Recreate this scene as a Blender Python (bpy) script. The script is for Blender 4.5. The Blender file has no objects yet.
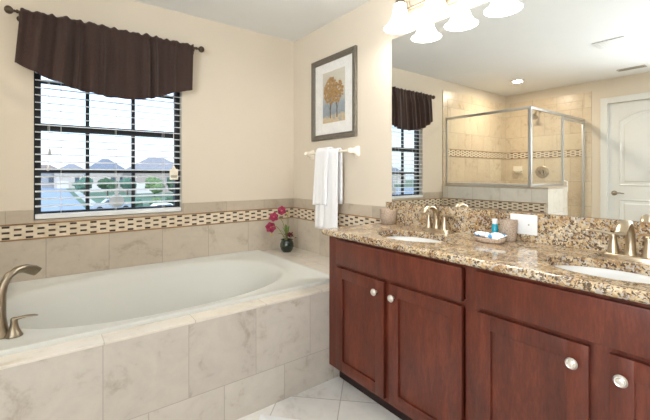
import bpy, bmesh, math, random
from mathutils import Vector, Matrix
random.seed(7)
PI = math.pi
scn = bpy.context.scene
COL = scn.collection

# ------------------------------------------------------------------ camera, sky, sun, exposure
cam_d = bpy.data.cameras.new('camera')
cam = bpy.data.objects.new('camera', cam_d); COL.objects.link(cam)
cam.location = (0, 0, 1.2)
cam.rotation_euler = (PI/2, 0, math.radians(-37.1))
cam_d.sensor_width = 36; cam_d.lens = 367/650*36
cam_d.shift_y = -35/650
cam_d.clip_start = 0.02; cam_d.clip_end = 500
scn.camera = cam

world = bpy.data.worlds.new('sky'); scn.world = world
world.use_nodes = True
wn = world.node_tree; bg = wn.nodes['Background']
sky = wn.nodes.new('ShaderNodeTexSky'); sky.sky_type = 'NISHITA'
sky.sun_disc = False; sky.sun_elevation = math.radians(38); sky.sun_rotation = math.radians(200)
sky.air_density = 1.0; sky.dust_density = 2.5; sky.ozone_density = 1.5
mxw = wn.nodes.new('ShaderNodeMix'); mxw.data_type = 'RGBA'; mxw.inputs[0].default_value = 0.5
mxw.inputs[7].default_value = (4.0, 4.5, 5.0, 1)
wn.links.new(sky.outputs[0], mxw.inputs[6]); wn.links.new(mxw.outputs[2], bg.inputs[0])
bg.inputs[1].default_value = 0.36

sun_d = bpy.data.lights.new('sun', 'SUN'); sun_d.energy = 0.9; sun_d.angle = 0.03; sun_d.color = (1, .96, .9)
sun = bpy.data.objects.new('sun', sun_d); COL.objects.link(sun)
sun.rotation_euler = (math.radians(48), 0, math.radians(-20))

SHADE_EMIT, BULB_W, SHOWER_W = 4.0, 5.0, 12.0

# added fill light for walls and cabinets, in an invented left-wall window
fill_d = bpy.data.lights.new('added_fill_light', 'AREA'); fill_d.shape = 'RECTANGLE'; fill_d.size = 1.4; fill_d.size_y = 1.2
fill_d.energy = 98; fill_d.spread = math.radians(135); fill_d.color = (.86, .93, 1)
fill = bpy.data.objects.new('added_fill_light', fill_d); COL.objects.link(fill)
fill.location = (-2.26, -.55, 1.45); fill.rotation_euler = (math.radians(128), 0, math.radians(-90))
vs = scn.view_settings
vs.view_transform = 'Standard'; vs.look = 'None'; vs.gamma = 1; vs.use_curve_mapping = False
vs.exposure = 0.48
scn.cycles.max_bounces = 10; scn.cycles.diffuse_bounces = 6; scn.cycles.glossy_bounces = 6
scn.cycles.transparent_max_bounces = 24; scn.cycles.sample_clamp_indirect = 6

# ------------------------------------------------------------------ helpers
def srgb(r, g, b):
    f = lambda c: c/12.92 if c <= .04045 else ((c+.055)/1.055)**2.4
    return (f(r/255), f(g/255), f(b/255), 1)

class NT:
    def __init__(s, name):
        s.m = bpy.data.materials.new(name); s.m.use_nodes = True
        s.t = s.m.node_tree; s.b = s.t.nodes['Principled BSDF']; s.out = s.t.nodes['Material Output']
    def n(s, typ, **kw):
        x = s.t.nodes.new(typ)
        for k, v in kw.items():
            if k.startswith('i_'):
                x.inputs[k[2:].replace('_', ' ')].default_value = v
            else: setattr(x, k, v)
        return x
    def l(s, a, b): s.t.links.new(a, b)
    def math(s, op, a, b=None, c=None):
        x = s.n('ShaderNodeMath', operation=op)
        for i, v in enumerate((a, b, c)):
            if v is None: continue
            if isinstance(v, (int, float)): x.inputs[i].default_value = v
            else: s.l(v, x.inputs[i])
        return x.outputs[0]
    def mix(s, fac, a, b, blend='MIX'):
        x = s.n('ShaderNodeMix', data_type='RGBA', blend_type=blend)
        for i, v in ((0, fac), (6, a), (7, b)):
            if isinstance(v, (int, float, tuple)): x.inputs[i].default_value = v
            else: s.l(v, x.inputs[i])
        return x.outputs[2]
    def ramp(s, fac, stops, const=False):
        x = s.n('ShaderNodeValToRGB')
        if const: x.color_ramp.interpolation = 'CONSTANT'
        e = x.color_ramp.elements
        while len(e) < len(stops): e.new(.5)
        for el, (p, c) in zip(e, stops): el.position = p; el.color = c
        s.l(fac, x.inputs[0]); return x.outputs[0]
    def noise(s, vec, scale, detail=4, rough=.55, dist=0):
        x = s.n('ShaderNodeTexNoise'); x.inputs['Scale'].default_value = scale
        x.inputs['Detail'].default_value = detail; x.inputs['Roughness'].default_value = rough
        x.inputs['Distortion'].default_value = dist
        if vec is not None: s.l(vec, x.inputs['Vector'])
        return x.outputs[0]
    def bump(s, h, strength=.3, dist=.002):
        x = s.n('ShaderNodeBump'); x.inputs['Strength'].default_value = strength; x.inputs['Distance'].default_value = dist
        s.l(h, x.inputs['Height']); s.l(x.outputs[0], s.b.inputs['Normal'])
    def coord(s, kind='Object'):
        return s.n('ShaderNodeTexCoord').outputs[kind]
    def set(s, rough=.5, metal=0, spec=.5, coat=0):
        s.b.inputs['Roughness'].default_value = rough; s.b.inputs['Metallic'].default_value = metal
        s.b.inputs['Specular IOR Level'].default_value = spec; s.b.inputs['Coat Weight'].default_value = coat
        s.b.inputs['Coat Roughness'].default_value = .1

def simple(name, c, rough=.5, metal=0, var=.06, scale=18, bump=0, spec=.5, coat=0):
    t = NT(name); t.set(rough, metal, spec, coat)
    co = t.coord(); f = t.noise(co, scale)
    lo = tuple(x*(1-var) for x in c[:3])+(1,); hi = tuple(min(1, x*(1+var)) for x in c[:3])+(1,)
    t.l(t.ramp(f, [(.3, lo), (.7, hi)]), t.b.inputs['Base Color'])
    if bump: t.bump(t.noise(co, scale*8, 6), bump, .002)
    return t.m

def travertine(name, w, h, ou, ov, offset, c1, c2, grout, rough=.3, rot=0, mortar=.002):
    t = NT(name); t.set(rough, 0, .5)
    uv = t.coord('UV')
    mp = t.n('ShaderNodeMapping'); mp.vector_type = 'TEXTURE'
    mp.inputs['Location'].default_value = (ou, ov, 0); mp.inputs['Rotation'].default_value = (0, 0, rot)
    t.l(uv, mp.inputs[0])
    br = t.n('ShaderNodeTexBrick'); br.offset = offset; br.offset_frequency = 2; br.squash = 1
    br.inputs['Scale'].default_value = 1; br.inputs['Brick Width'].default_value = w; br.inputs['Row Height'].default_value = h
    br.inputs['Mortar Size'].default_value = mortar; br.inputs['Mortar Smooth'].default_value = .15
    br.inputs['Color1'].default_value = (0, 0, 0, 1); br.inputs['Color2'].default_value = (1, 1, 1, 1); br.inputs['Mortar'].default_value = (.5, .5, .5, 1)
    t.l(mp.outputs[0], br.inputs[0])
    ob = t.coord()
    # every tile has its own cloud pattern: shift the noise by the tile's random value
    sh = t.n('ShaderNodeVectorMath', operation='SCALE'); sh.inputs[3].default_value = 7
    t.l(br.outputs[0], sh.inputs[0])
    ad = t.n('ShaderNodeVectorMath', operation='ADD'); t.l(ob, ad.inputs[0]); t.l(sh.outputs[0], ad.inputs[1])
    n1 = t.noise(ad.outputs[0], 5.5, 7, .62, 1.0)
    n2 = t.noise(ad.outputs[0], 22, 5, .6, .4)
    f = t.math('MULTIPLY_ADD', n2, .35, t.math('MULTIPLY', n1, .75))
    cloud = t.ramp(f, [(.30, c2), (.50, c1), (.68, tuple(min(1, v*1.08) for v in c1[:3])+(1,))])
    toned = t.mix(.09, cloud, br.outputs[0], 'OVERLAY')
    col = t.mix(br.outputs[1], toned, grout)
    t.l(col, t.b.inputs['Base Color'])
    t.bump(t.math('SUBTRACT', 1, br.outputs[1]), .5, .0015)
    return t.m

def uvs(bm):
    l = bm.loops.layers.uv.verify()
    for f in bm.faces:
        n = f.normal; a = max(range(3), key=lambda i: abs(n[i]))
        i, j = ((1, 2), (0, 2), (0, 1))[a]
        for lp in f.loops: lp[l].uv = (lp.vert.co[i], lp.vert.co[j])

ORG = {}
def obj(name, bm, m, parent=None, smooth=None, org=None, flip=False):
    """link one mesh object; vertices are given in world coordinates"""
    if flip: bmesh.ops.reverse_faces(bm, faces=bm.faces)
    bm.normal_update(); uvs(bm)
    o0 = Vector(org) if org else (ORG[parent] if parent else Vector((0, 0, 0)))
    bmesh.ops.translate(bm, vec=-o0, verts=bm.verts)
    me = bpy.data.meshes.new(name); bm.to_mesh(me); bm.free()
    for x in (m if isinstance(m, (list, tuple)) else [m]): me.materials.append(x)
    o = bpy.data.objects.new(name, me); COL.objects.link(o)
    if parent: o.parent = parent
    elif org: o.location = o0
    ORG[o] = o0
    if smooth is not None:
        me.shade_smooth()
        me.set_sharp_from_angle(angle=math.radians(smooth))
    return o
def tag(o, label, cat, group=None):
    o['label'] = label; o['category'] = cat
    if group: o['group'] = group
    return o
def thing(name, label, cat, loc=(0, 0, 0), group=None):
    o = bpy.data.objects.new(name, None); COL.objects.link(o); o.location = loc; o.empty_display_size = .05
    ORG[o] = Vector(loc)
    return tag(o, label, cat, group)
def struct(name, bm, m, parent=None, smooth=None):
    o = obj(name, bm, m, parent, smooth)
    if not parent: o['kind'] = 'structure'
    return o
def dup(root, loc, label, group=None):
    r = root.copy(); COL.objects.link(r); r.location = loc; r['label'] = label
    if group: r['group'] = group
    for ch in list(root.children):
        c = ch.copy(); COL.objects.link(c); c.parent = r
        for g in list(ch.children):
            d = g.copy(); COL.objects.link(d); d.parent = c
    return r

def B(): return bmesh.new()
def box(bm, x0, x1, y0, y1, z0, z1, bev=0, seg=2):
    r = bmesh.ops.create_cube(bm, size=1)
    vs_ = r['verts']
    for v in vs_:
        v.co = Vector((x0+(v.co.x+.5)*(x1-x0), y0+(v.co.y+.5)*(y1-y0), z0+(v.co.z+.5)*(z1-z0)))
    if bev:
        es = list({e for v in vs_ for e in v.link_edges})
        bmesh.ops.bevel(bm, geom=es, offset=bev, segments=seg, affect='EDGES', profile=.6)
    return bm
def tube(bm, pts, rad, n=12, cap=True, flat=1.0, up=(0, 0, 1)):
    """sweep of a (flattened) circle along pts; rad may be a list"""
    pts = [Vector(p) for p in pts]; k = len(pts)
    if not isinstance(rad, (list, tuple)): rad = [rad]*k
    if not isinstance(flat, (list, tuple)): flat = [flat]*k
    rings = []; prev = None
    for i, p in enumerate(pts):
        t = (pts[min(i+1, k-1)]-pts[max(i-1, 0)]).normalized()
        if prev is None:
            u = Vector(up)
            if abs(u.dot(t)) > .95: u = Vector((1, 0, 0))
            u = (u-t*u.dot(t)).normalized()
        else:
            u = (prev-t*prev.dot(t)).normalized()
        prev = u; w = t.cross(u)
        rings.append([bm.verts.new(p+(u*math.cos(a)*flat[i]+w*math.sin(a))*rad[i]) for a in [2*PI*j/n for j in range(n)]])
    for a, b in zip(rings, rings[1:]):
        for j in range(n): bm.faces.new((a[j], a[(j+1) % n], b[(j+1) % n], b[j]))
    if cap:
        bm.faces.new(list(reversed(rings[0]))); bm.faces.new(rings[-1])
    return bm
def lathe(bm, prof, c=(0, 0, 0), n=32, axis='z', sx=1, sy=1, close=False):
    """revolve (r, h) profile about an axis through c"""
    c = Vector(c); rings = []
    def pt(r, h, a):
        x, y = r*math.cos(a)*sx, r*math.sin(a)*sy
        if axis == 'z': return c+Vector((x, y, h))
        if axis == 'x': return c+Vector((h, x, y))
        return c+Vector((y, h, x))
    for r, h in prof:
        if r < 1e-6: rings.append([bm.verts.new(pt(0, h, 0))])
        else: rings.append([bm.verts.new(pt(r, h, 2*PI*j/n)) for j in range(n)])
    for a, b in zip(rings, rings[1:]):
        if len(a) == 1 and len(b) == 1: continue
        for j in range(n):
            k = (j+1) % n
            if len(a) == 1: bm.faces.new((a[0], b[k], b[j]))
            elif len(b) == 1: bm.faces.new((a[j], a[k], b[0]))
            else: bm.faces.new((a[j], a[k], b[k], b[j]))
    bmesh.ops.recalc_face_normals(bm, faces=bm.faces)
    return bm
def prism(bm, poly, d):
    """extrude polygon (list of 3-d points) by vector d"""
    d = Vector(d); a = [bm.verts.new(Vector(p)) for p in poly]; b = [bm.verts.new(Vector(p)+d) for p in poly]
    fs = [bm.faces.new(a), bm.faces.new(list(reversed(b)))]
    for i in range(len(a)):
        j = (i+1) % len(a); fs.append(bm.faces.new((a[j], a[i], b[i], b[j])))
    bmesh.ops.recalc_face_normals(bm, faces=bm.faces)
    return bm
def ball(bm, c, r, sc=(1, 1, 1), u=16, v=10):
    m = Matrix.Translation(Vector(c)) @ Matrix.Diagonal((sc[0], sc[1], sc[2], 1))
    bmesh.ops.create_uvsphere(bm, u_segments=u, v_segments=v, radius=r, matrix=m); return bm
def rock(bm, c, r, sc=(1, 1, 1), sub=3, amp=.18, seed=0):
    rnd = random.Random(seed)
    res = bmesh.ops.create_icosphere(bm, subdivisions=sub, radius=1)
    from mathutils import noise
    off = Vector((rnd.uniform(0, 50), rnd.uniform(0, 50), rnd.uniform(0, 50)))
    for v in res['verts']:
        d = 1+amp*noise.noise(v.co*2.2+off)*1.6+amp*.6*noise.noise(v.co*6+off)
        v.co = Vector(c)+Vector((v.co.x*sc[0], v.co.y*sc[1], v.co.z*sc[2]))*r*d
    return bm
def arc(c, r, a0, a1, n, plane):
    """points on an arc; plane gives two unit vectors"""
    c = Vector(c); e1, e2 = Vector(plane[0]), Vector(plane[1])
    return [c+e1*r*math.cos(a0+(a1-a0)*i/n)+e2*r*math.sin(a0+(a1-a0)*i/n) for i in range(n+1)]
def solid(o, th, off=0):
    m = o.modifiers.new('thickness', 'SOLIDIFY'); m.thickness = th; m.offset = off
def subsurf(o, n=1):
    m = o.modifiers.new('smooth', 'SUBSURF'); m.levels = n; m.render_levels = n

# ------------------------------------------------------------------ materials
WALL = simple('cream_wall_paint', srgb(213, 202, 185), .75, var=.012, scale=3, bump=.05, spec=.25)
CEIL = simple('ceiling_paint', srgb(229, 230, 229), .85, var=.01, scale=4, bump=.06, spec=.2)
WHITE = simple('white_paint', srgb(216, 216, 212), .4, var=.01)
TR1, TR2, GRT = srgb(192, 181, 165), srgb(160, 143, 122), srgb(160, 151, 137)
T_BACK = travertine('travertine_wall_tile', .343, .343, -.007, .117, 0, TR1, TR2, GRT)
T_STRIP = travertine('travertine_strip_tile', .343, .30, -.20, .70, 0, srgb(182, 169, 151), srgb(156, 139, 118), GRT)
T_SIDE = travertine('travertine_side_tile', .343, .343, 2.9-.343*8-.08, .117, 0, TR1, TR2, GRT)
T_APRON = travertine('travertine_apron_tile', .334, .34, .176, -.15-.68, .5, srgb(194, 187, 177), srgb(154, 136, 117), srgb(168, 160, 151), mortar=.0018)
T_KNEE = travertine('light_lifted_knee_tile', .343, .343, 2.9-.343*8-.08, .117, 0, srgb(216, 211, 200), srgb(192, 182, 166), srgb(186, 178, 166))  # side tile made paler, painting in light the knee wall lacks
T_DECK = travertine('travertine_deck_tile', .36, .40, .18, 1.5, 0, srgb(212, 204, 192), srgb(190, 176, 156), srgb(182, 174, 162))
T_SHOWER = travertine('travertine_shower_tile', .33, .33, .02, .12, .5, srgb(206, 190, 165), srgb(176, 152, 122), GRT)
T_FLOOR = travertine('pale_floor_tile', .335, .335, 1.245, 1.51, 0, srgb(222, 219, 214), srgb(194, 184, 174), srgb(176, 170, 164), rough=.32, rot=PI/4, mortar=.0025)
LINER = simple('brown_stone_liner', srgb(150, 112, 70), .35, var=.25, scale=25)
PENCIL = simple('beige_stone_bullnose', srgb(196, 176, 148), .35, var=.1, scale=20)

def mosaic_mat():
    t = NT('basketweave_mosaic'); t.set(.3)
    s = t.n('ShaderNodeSeparateXYZ'); t.l(t.coord('UV'), s.inputs[0])
    v = t.math('DIVIDE', t.math('SUBTRACT', s.outputs[1], .811), .0168)
    row = t.math('FLOOR', v); fv = t.math('FRACT', v)
    odd = t.math('MODULO', t.math('ABSOLUTE', row), 2)
    u = t.math('FRACT', t.math('DIVIDE', t.math('MULTIPLY_ADD', odd, .0555, t.math('ADD', s.outputs[0], 11.1)), .111))
    inu = t.math('MULTIPLY', t.math('GREATER_THAN', u, .05), t.math('LESS_THAN', u, .37))
    inv = t.math('MULTIPLY', t.math('GREATER_THAN', fv, .12), t.math('LESS_THAN', fv, .84))
    d = t.math('MULTIPLY', inu, inv)
    ob = t.coord()
    cream = t.ramp(t.noise(ob, 30, 3), [(.3, srgb(206, 190, 164)), (.7, srgb(226, 214, 194))])
    dark = t.ramp(t.noise(ob, 16, 1), [(.35, srgb(40, 29, 23)), (.65, srgb(78, 54, 40))])
    # joints between the cream sticks
    j = t.math('MULTIPLY', t.math('LESS_THAN', t.math('ABSOLUTE', t.math('SUBTRACT', u, .225)), .195), t.math('LESS_THAN', fv, .97))
    base = t.mix(j, cream, t.mix(.16, cream, srgb(150, 130, 104)))
    t.l(t.mix(d, base, dark), t.b.inputs['Base Color'])
    t.bump(t.math('SUBTRACT', 1, d), .25, .001)
    return t.m
MOSAIC = mosaic_mat()

def granite_mat():
    t = NT('golden_granite'); t.set(.10, 0, .6)
    co = t.coord()
    big = t.noise(co, 9, 5, .6, 1.0)
    mid = t.noise(co, 55, 6, .7, .6)
    base = t.ramp(t.math('MULTIPLY_ADD', big, .5, t.math('MULTIPLY', mid, .5)),
                  [(.34, srgb(98, 68, 44)), (.43, srgb(146, 112, 76)), (.51, srgb(184, 158, 118)), (.62, srgb(212, 198, 174))])
    nz = t.n('ShaderNodeTexNoise'); nz.inputs['Scale'].default_value = 70; t.l(co, nz.inputs['Vector'])
    sc = t.n('ShaderNodeVectorMath', operation='SCALE'); sc.inputs[3].default_value = .02; t.l(nz.outputs[1], sc.inputs[0])
    dn = t.n('ShaderNodeVectorMath', operation='ADD'); t.l(co, dn.inputs[0]); t.l(sc.outputs[0], dn.inputs[1])
    v = t.n('ShaderNodeTexVoronoi'); v.inputs['Scale'].default_value = 150; t.l(dn.outputs[0], v.inputs['Vector'])
    sp = t.n('ShaderNodeSeparateColor'); t.l(v.outputs['Color'], sp.inputs[0])
    clus = t.noise(co, 20, 4, .7, .8)
    dark = t.math('MULTIPLY', t.math('LESS_THAN', sp.outputs[0], t.math('MULTIPLY_ADD', clus, 2.4, -.80)), .9)
    dk = t.ramp(sp.outputs[1], [(0, srgb(44, 36, 33)), (.5, srgb(82, 64, 52)), (1, srgb(140, 116, 94))])
    c1 = t.mix(dark, base, dk)
    gray = t.math('MULTIPLY', t.math('GREATER_THAN', sp.outputs[2], .82), .75)
    t.l(t.mix(gray, c1, srgb(178, 172, 164)), t.b.inputs['Base Color'])
    return t.m
GRANITE = granite_mat()

def wood_mat():
    t = NT('cherry_stained_wood'); t.set(.34, 0, .45, .12)
    mp = t.n('ShaderNodeMapping'); mp.inputs['Scale'].default_value = (6, 6, 1.2); t.l(t.coord(), mp.inputs[0])
    a = t.noise(mp.outputs[0], 3.0, 6, .6, .6)
    b = t.noise(mp.outputs[0], 28, 4, .6, .2)
    f = t.math('MULTIPLY_ADD', b, .35, t.math('MULTIPLY', a, .65))
    t.l(t.ramp(f, [(.3, srgb(60, 23, 14)), (.5, srgb(88, 37, 23)), (.72, srgb(116, 56, 37))]), t.b.inputs['Base Color'])
    t.bump(b, .05, .001)
    return t.m
WOOD = wood_mat()
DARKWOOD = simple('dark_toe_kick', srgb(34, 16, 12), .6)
NICKEL = simple('brushed_nickel', srgb(182, 166, 142), .32, 1, var=.05, scale=60)
DNICKEL = simple('aged_nickel', srgb(150, 138, 120), .3, 1, var=.06, scale=60)
CHROME = simple('polished_chrome', srgb(200, 200, 200), .15, 1, var=.02)
ALU = simple('satin_aluminium', srgb(206, 205, 202), .4, 1, var=.03)
PEWTER = simple('pale_metal_knob', srgb(222, 218, 210), .3, .75, var=.04, scale=80)
BRONZE = simple('dark_bronze_metal', srgb(86, 74, 62), .4, .8, var=.1, scale=60)
PORC = simple('white_porcelain', srgb(226, 226, 225), .12, var=.005, spec=.5)
ACRYL = simple('white_acrylic_tub', srgb(204, 204, 198), .45, var=.005, spec=.3)
CERAM = simple('cream_ceramic', srgb(236, 228, 212), .2, var=.01)
TERRY = simple('white_terry_cloth', srgb(240, 240, 242), .9, var=.02, scale=160, bump=.6, spec=.1)
SLAT = simple('white_blind_slat', srgb(228, 230, 232), .45, var=.01)
CORD = simple('white_cord', srgb(225, 225, 222), .8)
FRAMEW = simple('black_window_frame', srgb(30, 34, 40), .5, var=.05)
def fabric_mat():
    t = NT('dark_brown_linen'); t.set(.85, 0, .15)
    mp = t.n('ShaderNodeMapping'); mp.inputs['Scale'].default_value = (140, 140, 900); t.l(t.coord(), mp.inputs[0])
    mp2 = t.n('ShaderNodeMapping'); mp2.inputs['Scale'].default_value = (900, 900, 60); t.l(t.coord(), mp2.inputs[0])
    f = t.math('ADD', t.noise(mp.outputs[0], 1, 2), t.math('MULTIPLY', t.noise(mp2.outputs[0], 1, 2), .6))
    t.l(t.ramp(f, [(.45, srgb(38, 27, 25)), (1.0, srgb(74, 57, 52))]), t.b.inputs['Base Color'])
    t.bump(f, .2, .001)
    t.b.inputs['Sheen Weight'].default_value = .15
    return t.m
LINEN = fabric_mat()
def glass_mat(name, tint=(1, 1, 1, 1), refl=1.0):
    t = NT(name); t.t.nodes.remove(t.b)
    tr = t.n('ShaderNodeBsdfTransparent'); tr.inputs[0].default_value = tint
    gl = t.n('ShaderNodeBsdfGlossy'); gl.inputs['Roughness'].default_value = 0.01
    fr = t.n('ShaderNodeFresnel'); fr.inputs[0].default_value = 1.45
    mx = t.n('ShaderNodeMixShader'); t.l(t.math('MULTIPLY', fr.outputs[0], refl), mx.inputs[0])
    t.l(tr.outputs[0], mx.inputs[1]); t.l(gl.outputs[0], mx.inputs[2]); t.l(mx.outputs[0], t.out.inputs[0])
    return t.m
PANE = glass_mat('window_glass', (.93, .97, 1, 1), .25)
SGLASS = glass_mat('shower_glass', (.99, .995, .99, 1), .18)
PGLASS = glass_mat('picture_glass', (.995, .995, .995, 1), .15)
def mirror_mat():
    t = NT('mirror_silver'); t.set(0.0, 1); t.b.inputs['Base Color'].default_value = (.91, .925, .915, 1); return t.m
MIRROR = mirror_mat()
def emit_mat(name, c, s):
    t = NT(name); t.set(.4); t.b.inputs['Base Color'].default_value = (.9, .9, .88, 1)
    t.b.inputs['Emission Color'].default_value = c; t.b.inputs['Emission Strength'].default_value = s
    return t.m
LAMPGLASS = emit_mat('lit_frosted_glass', (1, .96, .90, 1), SHADE_EMIT)
CANGLOW = emit_mat('lit_downlight_lens', (1, .88, .7, 1), 9)
STONE = None
def stone_mat(name='speckled_beige_stone', k=1.0):
    t = NT(name); t.set(.5)
    co = t.coord(); n = t.noise(co, 210, 2, .5)
    kc = lambda *c: tuple(min(1, q*k) for q in srgb(*c)[:3])+(1,)
    a = t.ramp(n, [(.35, kc(132, 110, 92)), (.46, kc(168, 148, 130)), (.7, kc(184, 166, 148))])
    t.l(a, t.b.inputs['Base Color']); return t.m
STONE = stone_mat()
TEAL = simple('teal_liquid', srgb(26, 150, 170), .2)
def packet_mat():
    t = NT('white_blue_wrapper'); t.set(.3)
    n = t.noise(t.coord(), 38, 2, .5)
    t.l(t.ramp(n, [(.52, srgb(236, 240, 244)), (.57, srgb(70, 140, 190))]), t.b.inputs['Base Color']); return t.m
PACKET = packet_mat()
POTG = simple('dark_green_glaze', srgb(30, 42, 32), .12, var=.3, scale=14, coat=.5)
SOIL = simple('dark_soil', srgb(46, 32, 24), .9, var=.3, bump=.5)
LEAF = simple('green_leaf', srgb(96, 126, 58), .5, var=.2, scale=30)
STEM = simple('green_stem', srgb(126, 128, 66), .5, var=.1)
PETAL = simple('magenta_petal', srgb(140, 24, 66), .55, var=.25, scale=40)
PCENT = simple('pale_flower_centre', srgb(190, 96, 92), .6)
REDLEAF = simple('dark_red_foliage', srgb(96, 26, 38), .6, var=.35, scale=40)

# ------------------------------------------------------------------ room shell
D, R, H, L, F0 = 2.9, 1.83, 2.44, -2.12, -1.5     # back wall y, right wall x, ceiling z, left wall x, front wall y
WX0, WX1, WZ0, WZ1 = -.068, .82, .92, 2.09         # window opening
b = B(); box(b, L-.1, R+.1, F0-.1, D+.12, -.1, 0); struct('floor', b, T_FLOOR)
b = B(); box(b, L-.1, R+.1, F0-.1, D+.12, H, H+.1); struct('ceiling', b, CEIL)
b = B()
box(b, L-.1, WX0, D, D+.12, 0, H); box(b, WX1, R+.1, D, D+.12, 0, H)
box(b, WX0, WX1, D, D+.12, 0, WZ0); box(b, WX0, WX1, D, D+.12, WZ1, H)
struct('wall_back', b, WALL)
b = B(); box(b, R, R+.1, F0-.1, D, 0, H); struct('wall_right', b, WALL)
DY0, DY1, DZ = .80, 1.577, 2.118                  # left-wall door
QY0, QY1, QZ0, QZ1 = -1.35, .25, .85, 2.15  # opening for the unseen window added to let the fill light in
b = B(); box(b, L-.1, L, F0-.1, QY0, 0, H); box(b, L-.1, L, QY1, DY0, 0, H); box(b, L-.1, L, QY0, QY1, 0, QZ0); box(b, L-.1, L, QY0, QY1, QZ1, H); box(b, L-.1, L, DY1, D, 0, H); box(b, L-.1, L, DY0, DY1, DZ, H)
struct('wall_left', b, WALL)
b = B(); box(b, L, R, F0-.1, F0, 0, H); struct('wall_front', b, WALL)
b = B()
for y0, y1, z0, z1 in ((QY0, QY0+.04, QZ0, QZ1), (QY1-.04, QY1, QZ0, QZ1), (QY0+.04, QY1-.04, QZ0, QZ0+.04), (QY0+.04, QY1-.04, QZ1-.04, QZ1)): box(b, L-.08, L-.03, y0, y1, z0, z1)
struct('added_window', b, WHITE)  # frame of the invented window around the fill light

# wall tile around the tub: field tile, mosaic band between liners, top strip
TT = .010
KX = -.47                                         # tub-side face of the shower knee wall
b = B(); box(b, KX, R-TT, D-TT, D, .45, .803); struct('trim_1', b, T_BACK)
b = B(); box(b, R-TT, R, 1.69, D, .45, .803); struct('trim_2', b, T_SIDE)
b = B(); box(b, KX, R-TT, D-TT, D, .811, .895); struct('trim_3', b, MOSAIC)
b = B(); box(b, R-TT, R, 1.726, D, .811, .895); struct('trim_4', b, MOSAIC)
b = B(); box(b, KX, WX0, D-TT, D, .903, .985, .003); box(b, WX1, R-TT, D-TT, D, .903, .985, .003); box(b, WX0, WX1, D-TT, D, .903, .919)
struct('trim_5', b, T_STRIP)
b = B(); box(b, R-TT, R, 1.726, D, .903, .985, .003); struct('trim_6', b, T_STRIP)
b = B()
for z in (.803, .895): box(b, KX, R-TT-.004, D-TT-.004, D, z, z+.008, .003)
struct('trim_7', b, LINER)
b = B()
for z in (.803, .895): box(b, R-TT-.004, R, 1.726, D, z, z+.008, .003)
struct('trim_8', b, LINER)

# shower knee wall: main run along the tub's end and a short stepped return
KZ, KY = 1.072, 1.63
b = B()
box(b, KX-.17, KX-TT, KY+TT, D, 0, KZ-.02); box(b, -.84, KX-.17, KY+TT, 1.90, 0, KZ-.02); box(b, -1.385, -.84, 1.79, 1.90, 0, KZ-.02)
kw = struct('wall_knee', b, WHITE)
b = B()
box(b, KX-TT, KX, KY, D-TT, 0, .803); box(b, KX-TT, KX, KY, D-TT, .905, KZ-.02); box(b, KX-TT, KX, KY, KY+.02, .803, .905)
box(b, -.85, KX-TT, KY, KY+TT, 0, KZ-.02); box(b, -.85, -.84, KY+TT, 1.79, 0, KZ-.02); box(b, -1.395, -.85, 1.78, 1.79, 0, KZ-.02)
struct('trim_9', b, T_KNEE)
b = B(); box(b, KX-TT, KX, KY+.02, D-TT, .811, .895); struct('trim_10', b, MOSAIC)
b = B()
for z in (.803, .897): box(b, KX-TT, KX+.004, KY+.02, D-TT, z, z+.008, .003)
struct('trim_11', b, LINER)
b = B(); box(b, KX-.18, KX+.005, KY-.005, D-TT, KZ-.02, KZ, .004); box(b, -.855, KX-.18, KY-.005, 1.905, KZ-.02, KZ, .004); box(b, -1.395, -.855, 1.78, 1.905, KZ-.02, KZ, .004)
struct('trim_12', b, T_STRIP)

# shower wall tile with mosaic band and mitred border frame
SZ = 2.31
b = B(); box(b, L+TT, KX, D-TT, D, 0, KZ); box(b, L+TT, KX-.10, D-TT, D, KZ, 1.448); box(b, L+TT, KX-.10, D-TT, D, 1.548, SZ-.10); struct('trim_13', b, T_SHOWER)
b = B(); box(b, L, L+TT, 1.855, D, 0, 1.448); box(b, L, L+TT, 1.855, D, 1.548, SZ-.10); struct('trim_14', b, T_SHOWER)
def shifted_mosaic():
    m = MOSAIC.copy(); m.name = 'shower_mosaic'
    for n in m.node_tree.nodes:
        if n.type == 'MATH' and n.operation == 'SUBTRACT' and abs(n.inputs[1].default_value-.811) < 1e-4 and not n.inputs[1].is_linked:
            n.inputs[1].default_value = 1.456
    return m
SMOS = shifted_mosaic()
b = B(); box(b, L+TT, KX-.10, D-TT, D, 1.456, 1.540); struct('trim_15', b, SMOS)
b = B(); box(b, L, L+TT, 1.855, D, 1.456, 1.540); struct('trim_16', b, SMOS)
b = B()
for z in (1.448, 1.540):
    box(b, L+TT, KX-.10, D-TT-.004, D, z, z+.008, .003); box(b, L, L+TT+.004, 1.855, D, z, z+.008, .003)
struct('trim_17', b, LINER)
b = B()
for z in (SZ-.106,):
    box(b, L+TT, KX-.10, D-TT-.003, D, z, z+.006, .002); box(b, L, L+TT+.003, 1.855, D, z, z+.006, .002)
box(b, KX-.106, KX-.10, D-TT-.003, D, KZ, SZ-.10, .002)
box(b, L, L+TT+.003, 1.849, 1.855, 0, SZ-.10, .002)
struct('trim_20', b, PENCIL)
b = B()
prism(b, [(L+TT, D-TT, SZ-.10), (KX-.10, D-TT, SZ-.10), (KX, D-TT, SZ), (L+TT, D-TT, SZ)], (0, TT, 0))
prism(b, [(KX-.10, D-TT, KZ), (KX, D-TT, KZ), (KX, D-TT, SZ), (KX-.10, D-TT, SZ-.10)], (0, TT, 0))
prism(b, [(L+TT, D, SZ-.10), (L+TT, 1.855, SZ-.10), (L+TT, 1.752, SZ), (L+TT, D, SZ)], (-TT, 0, 0))
prism(b, [(L+TT, 1.752, 0), (L+TT, 1.855, 0), (L+TT, 1.855, SZ-.10), (L+TT, 1.752, SZ)], (-TT, 0, 0))
struct('trim_18', b, T_SHOWER)

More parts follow.
